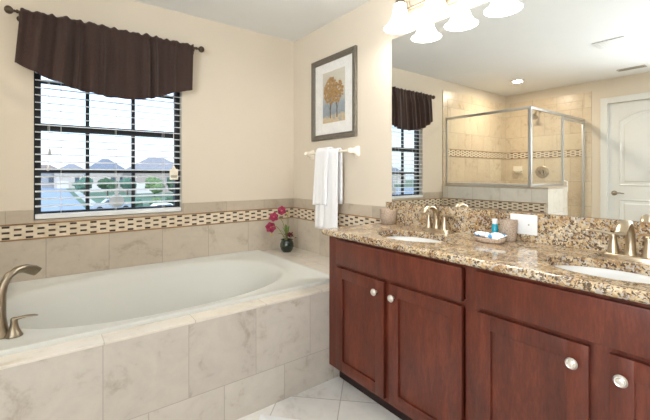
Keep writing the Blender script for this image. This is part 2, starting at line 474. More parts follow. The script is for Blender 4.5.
# baseboards on the plain walls
b = B(); box(b, L, L+.015, F0, DY0-.075, 0, .1, .004); box(b, L, L+.015, DY1+.075, 1.752, 0, .1, .004); struct('baseboard_left', b, WHITE)
b = B(); box(b, L+.015, R, F0, F0+.015, 0, .1, .004); struct('baseboard_front', b, WHITE)

# ------------------------------------------------------------------ door in the left wall
dr = B(); box(dr, L-.06, L-.02, DY0, DY1, .005, DZ-.002)
door = struct('door_1', dr, WHITE)
def door_panel(y0, y1, z0, z1, rise):
    bm = B(); n = 18
    def outline(ins, x):
        pts = [(x, y0+ins, z0+ins), (x, y1-ins, z0+ins)]
        for i in range(n+1):
            s = i/n; y = y1-ins-(y1-y0-2*ins)*s
            pts.append((x, y, z1-ins+rise*(1-(2*s-1)**2)*1.0 if rise else z1-ins))
        return pts
    rings = [[bm.verts.new(p) for p in outline(i, x)] for i, x in ((0, L-.0205), (.012, L-.012), (.03, L-.022), (.05, L-.021), (.065, L-.013))]
    for a, c in zip(rings, rings[1:]):
        for i in range(len(a)):
            j = (i+1) % len(a); bm.faces.new((a[i], a[j], c[j], c[i]))
    bm.faces.new(rings[-1])
    bmesh.ops.recalc_face_normals(bm, faces=bm.faces)
    return bm
struct('door_panel', door_panel(DY0+.11, DY1-.11, 1.06, DZ-.22, .10), WHITE, door)
struct('door_panel', door_panel(DY0+.11, DY1-.11, .22, .90, 0), WHITE, door)
b = B(); lathe(b, [(0, .0), (.032, .0), (.032, .006), (.014, .012), (.011, .05), (0, .05)], (L-.02, 1.512, .97), 20, 'x')
tube(b, [(L+.03, 1.512, .97), (L+.034, 1.49, .972), (L+.034, 1.45, .975), (L+.03, 1.40, .968)], [.010, .010, .008, .007], 10)
struct('door_lever', b, DNICKEL, door, 40)
b = B()
for y0, y1, z0, z1 in ((DY1, DY1+.075, 0, DZ+.075), (DY0-.075, DY0, 0, DZ+.075), (DY0, DY1, DZ, DZ+.075)): box(b, L-.005, L+.018, y0, y1, z0, z1, .004)
box(b, L-.1, L-.005, DY1-.001, DY1+.012, 0, DZ); box(b, L-.1, L-.005, DY0-.012, DY0+.001, 0, DZ)
struct('trim_19', b, WHITE)

# ------------------------------------------------------------------ window in the back wall
b = B(); fy0, fy1 = D+.055, D+.105; fw = .035
box(b, WX0, WX0+fw, fy0, fy1, WZ0, WZ1); box(b, WX1-fw, WX1, fy0, fy1, WZ0, WZ1)
box(b, WX0+fw, WX1-fw, fy0, fy1, WZ0, WZ0+.045); box(b, WX0+fw, WX1-fw, fy0, fy1, WZ1-fw, WZ1)
win = struct('window_1', b, FRAMEW)
b = B(); box(b, WX0+fw, WX1-fw, fy0-.005, fy1, 1.485, 1.53); struct('meeting_rail', b, FRAMEW, win)
b = B()
for x in (.218, .498): box(b, x-.011, x+.011, fy0+.012, fy0+.036, WZ0+.045, 1.485); box(b, x-.011, x+.011, fy0+.012, fy0+.036, 1.53, WZ1-fw)
for z in (1.225, 1.80): box(b, WX0+fw, WX1-fw, fy0+.013, fy0+.035, z-.011, z+.011)
struct('muntin', b, FRAMEW, win)
for z0, z1 in ((WZ0+.045, 1.485), (1.53, WZ1-fw)):
    b = B(); box(b, WX0+fw, WX1-fw, fy0+.022, fy0+.026, z0, z1); struct('pane', b, PANE, win)

# blind inside the opening
bl = thing('window_blind', 'white horizontal slat blind hung inside the dark framed window over the tub', 'blind', (.38, D+.02, 2.08))
bx0, bx1 = WX0+.006, WX1-.006
b = B(); box(b, bx0, bx1, D-.002, D+.045, 2.035, 2.085, .004); obj('headrail', b, SLAT, bl)
zs = [1.005+.0465*i for i in range(23)]
for z in zs:
    if z > 2.03: break
    b = B(); n = 6
    top = [(bx0, D-.004+.05*i/n, z+.0035*(1-(2*i/n-1)**2)+.003*(i/n-.5)*2) for i in range(n+1)]
    poly = top+[(p[0], p[1], p[2]-.0028) for p in reversed(top)]
    prism(b, poly, (bx1-bx0, 0, 0)); obj('slat', b, SLAT, bl, 50)
b = B(); box(b, bx0, bx1, D-.004, D+.046, WZ0+.004, WZ0+.034, .004); obj('bottom_rail', b, SLAT, bl)
for x in (.07, .38, .69):
    b = B()
    for y in (D-.006, D+.048): tube(b, [(x, y, WZ0+.03), (x, y, 2.04)], .0011, 6)
    obj('ladder_cord', b, CORD, bl)
b = B(); tube(b, [(.012, D-.010, 2.04), (.010, D-.010, 1.7), (.012, D-.010, 1.36)], .0012, 6); pc = obj('lift_cord', b, CORD, bl)
b = B(); lathe(b, [(0, .022), (.004, .02), (.009, -.018), (.006, -.022), (0, -.022)], (.012, D-.010, 1.345), 12); obj('cord_tassel', b, simple('grey_tassel', srgb(170, 172, 174), .5), pc, 40)
b = B(); tube(b, [(.004, D-.010, 2.04), (.003, D-.010, 1.26)], .0012, 6); pc = obj('lift_cord', b, CORD, bl)
b = B(); lathe(b, [(0, .02), (.004, .018), (.008, -.016), (0, -.02)], (.003, D-.010, 1.245), 12); obj('cord_tassel', b, SLAT, pc, 40)
b = B(); tube(b, [(.756, D-.012, 2.04), (.757, D-.012, 1.27)], .003, 8); obj('tilt_wand', b, CORD, bl)
b = B(); box(b, .728, .788, D-.016, D-.0135, 1.165, 1.245); prism(b, [(.744, D-.016, 1.245), (.772, D-.016, 1.245), (.762, D-.016, 1.268), (.752, D-.016, 1.268)], (0, .0025, 0))
hg = obj('hang_tag', b, simple('cream_paper', srgb(232, 224, 206), .7), bl); hg['label'] = 'cream paper hang tag'
b = B(); box(b, .736, .780, D-.0166, D-.0159, 1.178, 1.198); obj('printed_patch', b, simple('grey_print', srgb(170, 164, 150), .7), hg)
# round ornament hung in the lower sash
b = B(); lathe(b, [(0, -.004), (.040, -.004), (.047, 0), (.040, .004), (0, .004)], (.392, D+.066, 1.018), 24, 'y')
lathe(b, [(0, -.003), (.014, -.003), (.014, .003), (0, .003)], (.392, D+.066, 1.076), 12, 'y')
box(b, .385, .399, D+.0635, D+.069, 1.05, 1.08)
tag(obj('window_ornament', b, simple('white_plastic', srgb(232, 236, 240), .4), org=(.392, D+.066, 1.018)), 'small round white ornament stuck on the lower window glass', 'ornament')

# ------------------------------------------------------------------ curtain rod and valance
RY, RZ = D-.075, 2.166
rod = thing('curtain_rod', 'bronze curtain rod with round ball finials above the window', 'curtain rod', (.38, RY, RZ))
b = B(); tube(b, [(-.138, RY, RZ), (.902, RY, RZ)], .008, 12); obj('rod', b, BRONZE, rod, 40)
for x, s in ((-.138, -1), (.902, 1)):
    b = B(); lathe(b, [(0, 0), (.011, 0), (.011, s*.008), (.006, s*.011), (.009, s*.016), (.006, s*.02), (.012, s*.023), (.021, s*.032), (.024, s*.043), (.020, s*.055), (.009, s*.063), (0, s*.064)], (x, RY, RZ), 20, 'x'); obj('finial', b, BRONZE, rod, 50)
for x in (-.132, .892):
    b = B(); tube(b, [(x, RY, RZ-.004), (x, RY+.02, RZ-.018), (x, D, RZ-.018)], .005, 8); lathe(b, [(0, 0), (.018, 0), (.018, -.005), (0, -.005)], (x, D, RZ-.018), 14, 'y'); obj('wall_bracket', b, BRONZE, rod, 40)
def hem(s):
    pts = [(0, 1.862), (.12, 1.80), (.28, 1.737), (.45, 1.712), (.62, 1.716), (.72, 1.736), (.86, 1.80), (1, 1.842)]
    for (a, za), (c, zc) in zip(pts, pts[1:]):
        if a <= s <= c:
            t = (s-a)/(c-a); return za+(zc-za)*t
    return 1.84
b = B(); ns, nt = 200, 34; grid = []
folds = [(.22, .030, .020), (.29, .018, .016), (.37, .030, .018), (.42, .014, .014), (.10, .02, .012), (.68, .020, .022), (.73, .018, .018), (.60, .02, .008), (.85, .02, .008), (.50, .02, .008)]
for i in range(ns+1):
    s = i/ns; row = []
    for j in range(nt+1):
        t = j/nt
        ztop = RZ+.018+.005*math.sin(s*95)+.003*math.sin(s*171+1)
        z = ztop+(hem(s)-ztop)*t
        xw = -.128+1.010*s
        x = xw+t*(-.026*(1-s)**2*1.0-.008*s)
        below = max(0, min(1, (t-.10)/.25))
        y = RY-.010
        near_rod = math.exp(-((z-RZ)/.012)**2)
        y -= .006*near_rod
        for c, w, a in folds: y -= a*math.exp(-((s-c-.02*t*(c-.5))/w)**2)*(.45+.55*below)*2.6
        y -= (.004*math.sin(s*60+1.5*t)+.003*math.sin(s*133))*(1.1-.5*t)
        y -= .022*t*math.sin(PI*s)
        row.append(b.verts.new((x, y, z)))
    grid.append(row)
for i in range(ns):
    for j in range(nt): b.faces.new((grid[i][j], grid[i+1][j], grid[i+1][j+1], grid[i][j+1]))
val = tag(obj('valance', b, LINEN, org=(.38, RY, RZ), smooth=180), 'dark brown gathered fabric valance hanging on the rod over the window', 'valance')
solid(val, .003, 1)

# ------------------------------------------------------------------ tub surround and bathtub
AY = 1.696; DZT = .535
TX0, TX1, TY0, TY1 = -.37, 1.46, 1.785, D-TT-.004
sur = thing('tub_surround', 'travertine tiled platform enclosing the bathtub', 'tub surround', (.68, AY, 0))
b = B(); box(b, KX+.001, R-TT-.001, AY, AY+.012, 0, DZT-.012); obj('apron', b, T_APRON, sur)
b = B()
e = .0015
box(b, KX+e, R-TT-e, AY-.002, TY0+.03, DZT-.012, DZT, .003); box(b, TX1-.03, R-TT-e, TY0+.03, D-TT-e, DZT-.012, DZT, .003); box(b, KX+e, TX0+.03, TY0+.03, D-TT-e, DZT-.012, DZT, .003)
obj('deck_top', b, T_DECK, sur)

tub = thing('bathtub', 'white drop-in bathtub with oval basin beneath the window', 'bathtub', (.545, 2.335, DZT))
cx, cy = .545, (TY0+TY1)/2; N = 128
b = B()
def rr(th, hx, hy, r):           # rounded rectangle as a superellipse-like ray hit
    c, s = math.cos(th), math.sin(th); p = 40 if r < .05 else 14
    k = (abs(c/hx)**p+abs(s/hy)**p)**(-1/p)
    return c*k, s*k
def ell(th, ax, ay):
    c, s = math.cos(th), math.sin(th); p = 2.4
    k = (abs(c/ax)**p+abs(s/ay)**p)**(-1/p)
    return c*k, s*k
hx, hy = (TX1-TX0)/2, (TY1-TY0)/2
spec = [('r', hx-.001, hy-.001, DZT), ('r', hx, hy, DZT+.012), ('r', hx-.004, hy-.004, DZT+.020), ('r', hx-.022, hy-.022, DZT+.020), ('r', hx-.030, hy-.030, DZT+.012),
        ('e', .785, .505, DZT+.011), ('e', .765, .490, DZT+.012), ('e', .745, .472, DZT+.006), ('e', .725, .454, DZT-.015), ('e', .705, .438, DZT-.05), ('e', .685, .418, DZT-.09), ('e', .665, .395, DZT-.13),
        ('e', .63, .345, DZT-.25), ('e', .59, .32, DZT-.36), ('e', .53, .28, DZT-.42), ('e', .40, .20, DZT-.44), ('e', .2, .1, DZT-.445)]
rings = []
for kind, ax, ay, z in spec:
    ring = []
    for j in range(N):
        th = 2*PI*j/N
        x, y = rr(th, ax, ay, .02) if kind == 'r' else ell(th, ax, ay)
        ring.append(b.verts.new((cx+x, cy+y, z)))
    rings.append(ring)
for a, c in zip(rings, rings[1:]):
    for j in range(N): b.faces.new((a[j], a[(j+1) % N], c[(j+1) % N], c[j]))
b.faces.new(rings[-1])
bmesh.ops.recalc_face_normals(b, faces=b.faces)
tb = obj('tub_shell', b, ACRYL, tub, smooth=50)
b = B(); lathe(b, [(0, .004), (.03, .004), (.036, 0)], (cx-.45, cy, DZT-.435), 20); obj('drain', b, NICKEL, tub, 40)

tf = thing('tub_faucet', 'brushed nickel arched tub spout with lever handle on the tub corner', 'tub faucet', (-.150, 1.972, DZT+.012))
zb = DZT+.0125; dx, dy = .74, .67
sp = [(0, 0), (0, .06), (.002, .12), (.010, .155), (.030, .186), (.060, .202), (.095, .202), (.130, .188), (.155, .172)]
b = B(); lathe(b, [(0, 0), (.034, 0), (.034, .004), (.028, .016), (.022, .045), (.018, .075)], (-.150, 1.972, zb), 24)
tube(b, [(-.150+dx*r, 1.972+dy*r, zb+.05+z) for r, z in sp], [.018, .017, .016, .0155, .016, .018, .021, .024, .022], 16, flat=[1, 1, 1, 1, .95, .8, .62, .5, .35])
obj('spout', b, DNICKEL, tf, 60)
b = B(); lathe(b, [(0, 0), (.029, 0), (.029, .003), (.024, .012), (.016, .034), (.012, .055), (.012, .068), (.009, .074), (0, .075)], (-.108, 1.948, zb), 24); hd = obj('handle', b, DNICKEL, tf, 60)
b = B(); tube(b, [(-.108, 1.948, zb+.066), (-.092, 1.945, zb+.071), (-.070, 1.941, zb+.074), (-.044, 1.935, zb+.074), (-.031, 1.931, zb+.072)], [.010, .010, .011, .010, .005], 12, flat=[.8, .6, .45, .4, .4]); obj('lever', b, DNICKEL, hd, 60)

# ------------------------------------------------------------------ potted flower on the tub deck
px, py, pz = 1.655, 2.735, DZT
pl = thing('potted_orchid', 'magenta flowers in a glossy dark green pot on the tub corner', 'potted plant', (px, py, pz))
b = B(); lathe(b, [(0, .001), (.036, .001), (.040, .006), (.052, .025), (.060, .05), (.058, .075), (.050, .093), (.048, .10), (.055, .108), (.050, .109), (.044, .098), (.0, .096)], (px, py, pz), 32); obj('pot', b, POTG, pl, 50)
b = B(); lathe(b, [(0, .100), (.044, .098)], (px, py, pz), 20); obj('soil', b, SOIL, pl, 50)
def leaf(bm, base, tip, w, bend):
    base, tip = Vector(base), Vector(tip); d = tip-base; side = d.cross(Vector((0, 0, 1))).normalized(); n = 8; L_, M_, R_ = [], [], []
    for i in range(n+1):
        t = i/n; c = base+d*t+Vector((0, 0, bend*math.sin(PI*t*.8)))
        ww = w*math.sin(PI*min(1, t*.92+.08))**.8
        L_.append(bm.verts.new(c+side*ww+Vector((0, 0, ww*.3)))); M_.append(bm.verts.new(c)); R_.append(bm.verts.new(c-side*ww+Vector((0, 0, ww*.3))))
    for i in range(n):
        bm.faces.new((L_[i], L_[i+1], M_[i+1], M_[i])); bm.faces.new((M_[i], M_[i+1], R_[i+1], R_[i]))
rd = Vector((.798, -.603, 0))        # direction used to spread leaves either side of the pot
for a, h_, w in ((-.075, .075, .011), (-.05, .10, .012), (-.02, .125, .012), (.01, .11, .011), (-.09, .04, .010)):
    b = B(); q = Vector((px, py, pz+.10)); leaf(b, q, q+rd*a+Vector((0, -.02, h_)), w, .03)
    o = obj('leaf', b, LEAF, pl, 180); solid(o, .0015)
def flower(c, nrm, r, seed):
    c = Vector(c); nrm = Vector(nrm).normalized(); u = nrm.orthogonal().normalized(); w = nrm.cross(u)
    bm = B()
    for k in range(6):
        a = 2*PI*k/6+seed*.7; d = u*math.cos(a)+w*math.sin(a); s_ = nrm.cross(d); n = 6; rows = []
        for i in range(n+1):
            t = i/n; ww = r*.52*math.sin(PI*(t*.85+.10))
            m = c+d*r*t+nrm*(r*.25*math.sin(t*2.4)-(.12*r if k % 2 else 0))
            rows.append([bm.verts.new(m+s_*ww), bm.verts.new(m-nrm*.1*r*math.sin(PI*t)), bm.verts.new(m-s_*ww)])
        for i in range(n):
            for q in (0, 1): bm.faces.new((rows[i][q], rows[i+1][q], rows[i+1][q+1], rows[i][q+1]))
    o = obj('flower', bm, PETAL, pl, 180); solid(o, .0015)
    bm = B(); ball(bm, c+nrm*.008, .008, u=10, v=6); obj('flower_centre', bm, PCENT, o, 180)
toC = Vector((-px, -py, .45)).normalized()
def at(dxp, z): return Vector((px, py, z))+rd*dxp+Vector((-.01, -.015, 0))
fl = [(at(-.140, .748), .047), (at(-.112, .838), .042), (at(-.042, .893), .042)]
for i, (c, r) in enumerate(fl): flower(c, toC+Vector((-.3*i+.2, .1*i, .1)), r, i)
for pts in ([at(.0, pz+.10), at(.008, .75), at(.006, .85), at(-.042, .888)], [at(-.005, pz+.10), at(-.02, .75), at(-.06, .83), at(-.112, .835)], [at(-.01, pz+.10), at(-.045, .70), at(-.09, .755), at(-.140, .745), at(-.13, .69)]):
    b = B(); P = [Vector(p) for p in pts]
    fine = []
    for i in range(len(P)-1):
        for k in range(5):
            t = k/5; p0, p1, p2, p3 = P[max(i-1, 0)], P[i], P[i+1], P[min(i+2, len(P)-1)]
            fine.append(.5*((2*p1)+(-p0+p2)*t+(2*p0-5*p1+4*p2-p3)*t*t+(-p0+3*p1-3*p2+p3)*t**3))
    fine.append(P[-1]); tube(b, fine, .0028, 8); obj('stem', b, STEM, pl, 60)
BUD = simple('pale_bud', srgb(196, 178, 96), .5)
for q, r_ in ((at(.008, .868), .010), (at(-.13, .685), .009)):
    b = B(); ball(b, q, r_, (1, 1, 1.4), 10, 8); obj('bud', b, BUD, pl, 180)
b = B(); rnd = random.Random(3)
for k in range(26):
    a, r_ = rnd.uniform(0, 2*PI), rnd.uniform(0, .05); c = at(.028, .655)+Vector((r_*math.cos(a)*.9, r_*math.sin(a)*.9, rnd.uniform(0, .035)))
    leaf(b, c, c+Vector((rnd.uniform(-.025, .025), rnd.uniform(-.025, .025), rnd.uniform(0, .02))), .009, .004)
o = obj('foliage', b, REDLEAF, pl, 180); o['label'] = 'dark red small foliage'; solid(o, .0015)

# ------------------------------------------------------------------ picture on the right wall
py0, py1, pz0, pz1 = 2.02, 2.585, 1.487, 2.157
pic = thing('picture_frame', 'framed print of golden trees with wide white mat above the towel bar', 'picture', (R, (py0+py1)/2, pz0))
FR = simple('dark_pewter_frame', srgb(104, 97, 86), .5, .1, var=.2, scale=50)
b = B(); fwid = .045
def frame_profile(bm, y0, y1, z0, z1, prof):
    # prof: list of (inset, depth from wall)
    rings = []
    for ins, dep in prof:
        rings.append([bm.verts.new((R-dep, y, z)) for y, z in ((y0+ins, z0+ins), (y1-ins, z0+ins), (y1-ins, z1-ins), (y0+ins, z1-ins))])
    for a, c in zip(rings, rings[1:]):
        for i in range(4): bm.faces.new((a[i], a[(i+1) % 4], c[(i+1) % 4], c[i]))
    bmesh.ops.recalc_face_normals(bm, faces=bm.faces); return bm
frame_profile(b, py0, py1, pz0, pz1, [(0, .001), (0, .022), (.004, .026), (.022, .024), (.030, .018), (.038, .020), (fwid, .014), (fwid, .004)]); obj('frame', b, FR, pic)
b = B(); box(b, R-.009, R-.004, py0+fwid, py1-fwid, pz0+fwid, pz1-fwid); obj('mat_board', b, simple('white_mat_board', srgb(234, 233, 230), .8), pic)
ay0, ay1, az0, az1 = 2.152, 2.436, 1.622, 2.035
def canvas_mat():
    t = NT('painted_sky'); t.set(.8)
    s = t.n('ShaderNodeSeparateXYZ'); t.l(t.coord('UV'), s.inputs[0])
    v = t.math('ADD', s.outputs[1], t.math('MULTIPLY', t.noise(t.coord(), 14, 5), .22))
    # UVs follow the mesh (metres above floor)
    t.l(t.ramp(t.math('DIVIDE', t.math('SUBTRACT', v, 1.70), .48), [(0.0, srgb(190, 160, 112)), (.12, srgb(198, 178, 146)), (.2, srgb(128, 142, 150)), (.38, srgb(146, 158, 168)), (.6, srgb(190, 186, 172)), (1, srgb(206, 200, 186))]), t.b.inputs['Base Color'])
    return t.m
b = B(); box(b, R-.0105, R-.009, ay0, ay1, az0, az1); art = obj('print', b, canvas_mat(), pic)
b = B(); rnd = random.Random(11)
for y, h_ in ((2.335, .20), (2.250, .17)):
    prism(b, [(R-.0112, y+.006, az0+.035), (R-.0112, y-.006, az0+.035), (R-.0112, y-.003, az0+.035+h_), (R-.0112, y+.003, az0+.035+h_)], (.0008, 0, 0))
    for k in range(9):
        a = rnd.uniform(-1.0, 1.0); q = (y+.0, az0+.09+rnd.uniform(0, .08)); l_ = rnd.uniform(.05, .13)
        e2 = (q[0]+math.sin(a)*l_, q[1]+math.cos(a)*l_)
        prism(b, [(R-.0112, q[0]+.0025, q[1]), (R-.0112, q[0]-.0025, q[1]), (R-.0112, e2[0], e2[1])], (.0008, 0, 0))
obj('painted_trunk', b, simple('painted_brown', srgb(70, 54, 40), .8), art)
b = B()
for k in range(330):
    a, r_ = rnd.uniform(0, 2*PI), math.sqrt(rnd.uniform(0, 1)); big = rnd.random() < .6
    cy_, cz_ = (2.33, az0+.255) if big else (2.245, az0+.235)
    y, z = cy_+r_*math.cos(a)*(.085 if big else .075), cz_+r_*math.sin(a)*(.105 if big else .085)
    n = 7; s_ = rnd.uniform(.006, .014); xx = R-.0118-k*3e-6
    poly = [(xx, y+s_*math.cos(2*PI*i/n)*rnd.uniform(.7, 1.2), z+s_*math.sin(2*PI*i/n)*rnd.uniform(.7, 1.2)) for i in range(n)]
    prism(b, poly, (.0006, 0, 0))
obj('painted_foliage', b, simple('painted_gold', srgb(156, 118, 62), .8, var=.5, scale=70), art)
b = B(); box(b, R-.0150, R-.0140, py0+fwid-.003, py1-fwid+.003, pz0+fwid-.003, pz1-fwid+.003); obj('glazing', b, PGLASS, pic)

# ------------------------------------------------------------------ towel bar and towels
BX, BZ = R-.068, 1.378
tbr = thing('towel_bar', 'cream ceramic towel bar on the wall under the picture', 'towel bar', (R, 2.31, BZ))
for y in (2.60, 2.025):
    b = B(); rings = []
    for dep, hy_, hz, r_ in ((0, .030, .042, .9), (.006, .030, .042, 1), (.012, .026, .036, 1), (.030, .016, .022, 1), (.052, .015, .018, 1), (.072, .017, .019, 1), (.082, .014, .015, 1), (.086, .006, .006, 1)):
        ring = []
        for j in range(24):
            th = 2*PI*j/24; c, s = math.cos(th), math.sin(th); k = (abs(c)**5+abs(s)**5)**(-.2)
            ring.append(b.verts.new((R-dep, y+c*k*hy_, BZ+s*k*hz-.004*(dep < .02))))
        rings.append(ring)
    for a, c in zip(rings, rings[1:]):
        for j in range(24): b.faces.new((a[j], a[(j+1) % 24], c[(j+1) % 24], c[j]))
    b.faces.new(rings[-1]); b.faces.new(list(reversed(rings[0])))
    bmesh.ops.recalc_face_normals(b, faces=b.faces)
    obj('bracket', b, CERAM, tbr, 50)
b = B(); tube(b, [(BX, 2.045, BZ), (BX, 2.585, BZ)], .0095, 14); obj('bar', b, CERAM, tbr, 50)
def drape(y0, y1, zf, zb_, rad, off, seed, skew=0, layers=1, amp=.006):
    """cloth over the bar: back fall, round the bar, front fall"""
    rnd = random.Random(seed); bm = B()
    path = [(BX+rad, zb_+(BZ-zb_)*i/10) for i in range(10)]
    path += [(BX+rad*math.cos(PI*i/10), BZ+rad*math.sin(PI*i/10)) for i in range(11)]
    path += [(BX-rad, BZ-(BZ-zf)*i/26) for i in range(1, 27)]
    ny = 36; g = []
    ph = rnd.uniform(0, 6)
    for i, (x, z) in enumerate(path):
        row = []
        front = max(0, min(1, (BZ-z)/(BZ-zf))) if i > 20 else 0
        for j in range(ny+1):
            s = j/ny; pinch = 1-.10*math.exp(-front*6)*0-.06*(1-front)
            y = (y0+y1)/2+(s-.5)*(y1-y0)*pinch+skew*front*(s-.5)
            wv = amp*(math.sin(s*7+ph)+.6*math.sin(s*15+ph*2+front*1.5))*(.3+.9*front) if i > 20 else 0
            row.append(bm.verts.new((x-abs(wv)*1.2-off*front, y, z-(.010*math.sin(s*2.5+ph) if i == len(path)-1 else 0))))
        g.append(row)
    for a, c in zip(g, g[1:]):
        for j in range(ny): bm.faces.new((a[j], a[j+1], c[j+1], c[j]))
    bmesh.ops.recalc_face_normals(bm, faces=bm.faces)
    return bm
b = drape(2.135, 2.410, .785, .98, .021, .012, 2)
o = tag(obj('bath_towel', b, TERRY, org=(BX, 2.28, BZ), smooth=180), 'long white bath towel folded over the ceramic towel bar', 'towel', 'white towels on the bar'); solid(o, .013, 0)
b = drape(2.245, 2.405, .960, 1.10, .036, .016, 5, .012, amp=.004)
o = tag(obj('hand_towel', b, TERRY, org=(BX, 2.355, BZ), smooth=180), 'shorter white hand towel layered over the left side of the long towel', 'towel', 'white towels on the bar'); solid(o, .010, 0)

# ------------------------------------------------------------------ vanity
VX, VY0, VY1, CT = 1.31, -.10, 1.690, .885
van = thing('vanity_cabinet', 'cherry wood double vanity cabinet with four panelled doors', 'vanity', (VX, .8, 0))
b = B(); box(b, VX+.021, R-TT-.002, VY0, VY1, .10, .700); box(b, VX+.021, VX+.04, VY0, VY1, .70, .849); box(b, R-.03, R-TT-.002, VY0, VY1, .70, .849)
box(b, VX+.04, R-.03, VY0, VY0+.02, .70, .849); box(b, VX+.04, R-.03, VY1-.02, VY1, .70, .849); obj('carcass', b, WOOD, van)
b = B()
stiles = [(VY0, -.004), (.340, .405), (.770, .815), (1.198, 1.247), (1.597, VY1)]
for k, (y0, y1) in enumerate(stiles):
    if k in (1, 3): box(b, VX, VX+.02, y0, y1, .125, .68)
    else: box(b, VX, VX+.02, y0, y1, .10, .849)
for ya, yb in ((-.004, .770), (.815, 1.597)):
    for z0, z1 in ((.10, .125), (.68, .712), (.832, .849)): box(b, VX, VX+.02, ya, yb, z0, z1)
obj('face_frame', b, WOOD, van)
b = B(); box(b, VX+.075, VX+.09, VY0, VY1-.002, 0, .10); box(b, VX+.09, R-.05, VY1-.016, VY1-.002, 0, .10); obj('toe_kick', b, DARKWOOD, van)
FX = VX-.020
for y0, y1 in ((.822, 1.607), (-.016, .763)):
    b = B(); box(b, FX, VX-.0005, y0, y1, .703, .838, .004); obj('drawer_front', b, WOOD, van, 40)
def knob(y, z, par):
    bm = B(); lathe(bm, [(0, .0), (.006, 0), (.006, -.012), (.009, -.015), (.0165, -.018), (.0175, -.022), (.014, -.027), (.011, -.026), (.0095, -.029), (.004, -.031), (0, -.031)], (FX, y, z), 20, 'x')
    k = obj('knob', bm, PEWTER, par, 40); k['label'] = 'pale metal knob'
for y0, y1, ky in ((1.239, 1.607, 1.287), (.822, 1.206, 1.174), (.400, .763, .438), (-.016, .350, .318)):
    z0, z1, st = .118, .686, .058; b = B()
    box(b, FX, VX-.0005, y0, y0+st, z0, z1, .003); box(b, FX, VX-.0005, y1-st, y1, z0, z1, .003)
    box(b, FX, VX-.0005, y0+st-.004, y1-st+.004, z0, z0+st, .003); box(b, FX, VX-.0005, y0+st-.004, y1-st+.004, z1-st, z1, .003)
    d = obj('cabinet_door', b, WOOD, van, 40)
    b = B(); prism(b, [(FX+.010, y0+st-.003, z0+st-.003), (FX+.010, y1-st+.003, z0+st-.003), (FX+.010, y1-st+.003, z1-st+.003), (FX+.010, y0+st-.003, z1-st+.003)], (.006, 0, 0))
    obj('door_panel', b, WOOD, d)
    knob(ky, .627, d)

# countertop slab with two oval cut-outs
SX, SY = (1.512, 1.512), (1.240, .400); SAX, SAY = .150, .205
ctop = thing('countertop', 'speckled gold and brown granite countertop along the mirror', 'countertop', (1.55, .8, CT))
cx0, cx1, cyy0, cyy1 = 1.272, R-TT-.001, -.12, 1.725
b = B()
def slab(bm, ylo, yhi, c, n=64):
    x0, x1 = cx0+.018, cx1
    outer, inner = [], []
    angs = [2*PI*j/n for j in range(n)]
    for a in angs:
        ca, sa = math.cos(a), math.sin(a)
        inner.append((c[0]+SAX*ca, c[1]+SAY*sa))
        t = 1e9
        if ca > 1e-9: t = min(t, (x1-c[0])/ca)
        if ca < -1e-9: t = min(t, (x0-c[0])/ca)
        if sa > 1e-9: t = min(t, (yhi-c[1])/sa)
        if sa < -1e-9: t = min(t, (ylo-c[1])/sa)
        outer.append((c[0]+ca*t, c[1]+sa*t))
    # snap nearest samples onto the corners
    for cr in ((x0, ylo), (x0, yhi), (x1, ylo), (x1, yhi)):
        k = min(range(n), key=lambda i: (outer[i][0]-cr[0])**2+(outer[i][1]-cr[1])**2); outer[k] = cr
    zt, zl = CT, CT-.034
    O = [bm.verts.new((p[0], p[1], zt)) for p in outer]; I = [bm.verts.new((p[0], p[1], zt)) for p in inner]
    I2 = [bm.verts.new((p[0], p[1], zl)) for p in inner]; O2 = [bm.verts.new((p[0], p[1], zl)) for p in outer]
    for j in range(n):
        k = (j+1) % n
        bm.faces.new((O[j], O[k], I[k], I[j])); bm.faces.new((I[j], I[k], I2[k], I2[j])); bm.faces.new((I2[j], I2[k], O2[k], O2[j])); bm.faces.new((O2[j], O2[k], O[k], O[j]))
slab(b, .80, cyy1-.012, (SX[0], SY[0])); slab(b, cyy0, .80, (SX[1], SY[1]))
# rounded front and end edges
n = 8; prof = [(.018*math.sin(PI*i/n), .017*math.cos(PI*i/n)) for i in range(n+1)]
def edge(bm, p0, p1, nrm):
    nrm = Vector(nrm); A = [bm.verts.new(Vector(p0)+nrm*d+Vector((0, 0, CT-.017+z))) for d, z in prof]; C_ = [bm.verts.new(Vector(p1)+nrm*d+Vector((0, 0, CT-.017+z))) for d, z in prof]
    for i in range(n): bm.faces.new((A[i], A[i+1], C_[i+1], C_[i]))
    bm.faces.new(A); bm.faces.new(list(reversed(C_)))
edge(b, (cx0+.018, cyy0, 0), (cx0+.018, cyy1-.012, 0), (-1, 0, 0)); edge(b, (cx0+.018, cyy1-.012, 0), (cx1, cyy1-.012, 0), (0, .67, 0))
lathe(b, [(.018*math.cos(a), .017*math.sin(a)) for a in [-PI/2+PI*i/8 for i in range(9)]], (cx0+.018, cyy1-.012, CT-.017), 20, sy=.67)
bmesh.ops.recalc_face_normals(b, faces=b.faces)
obj('slab', b, GRANITE, ctop, 40)
BSX = R-.022; BST = 1.020
b = B(); box(b, BSX, R-.0005, cyy0, 1.716, CT, BST, .002); obj('backsplash', b, GRANITE, ctop)

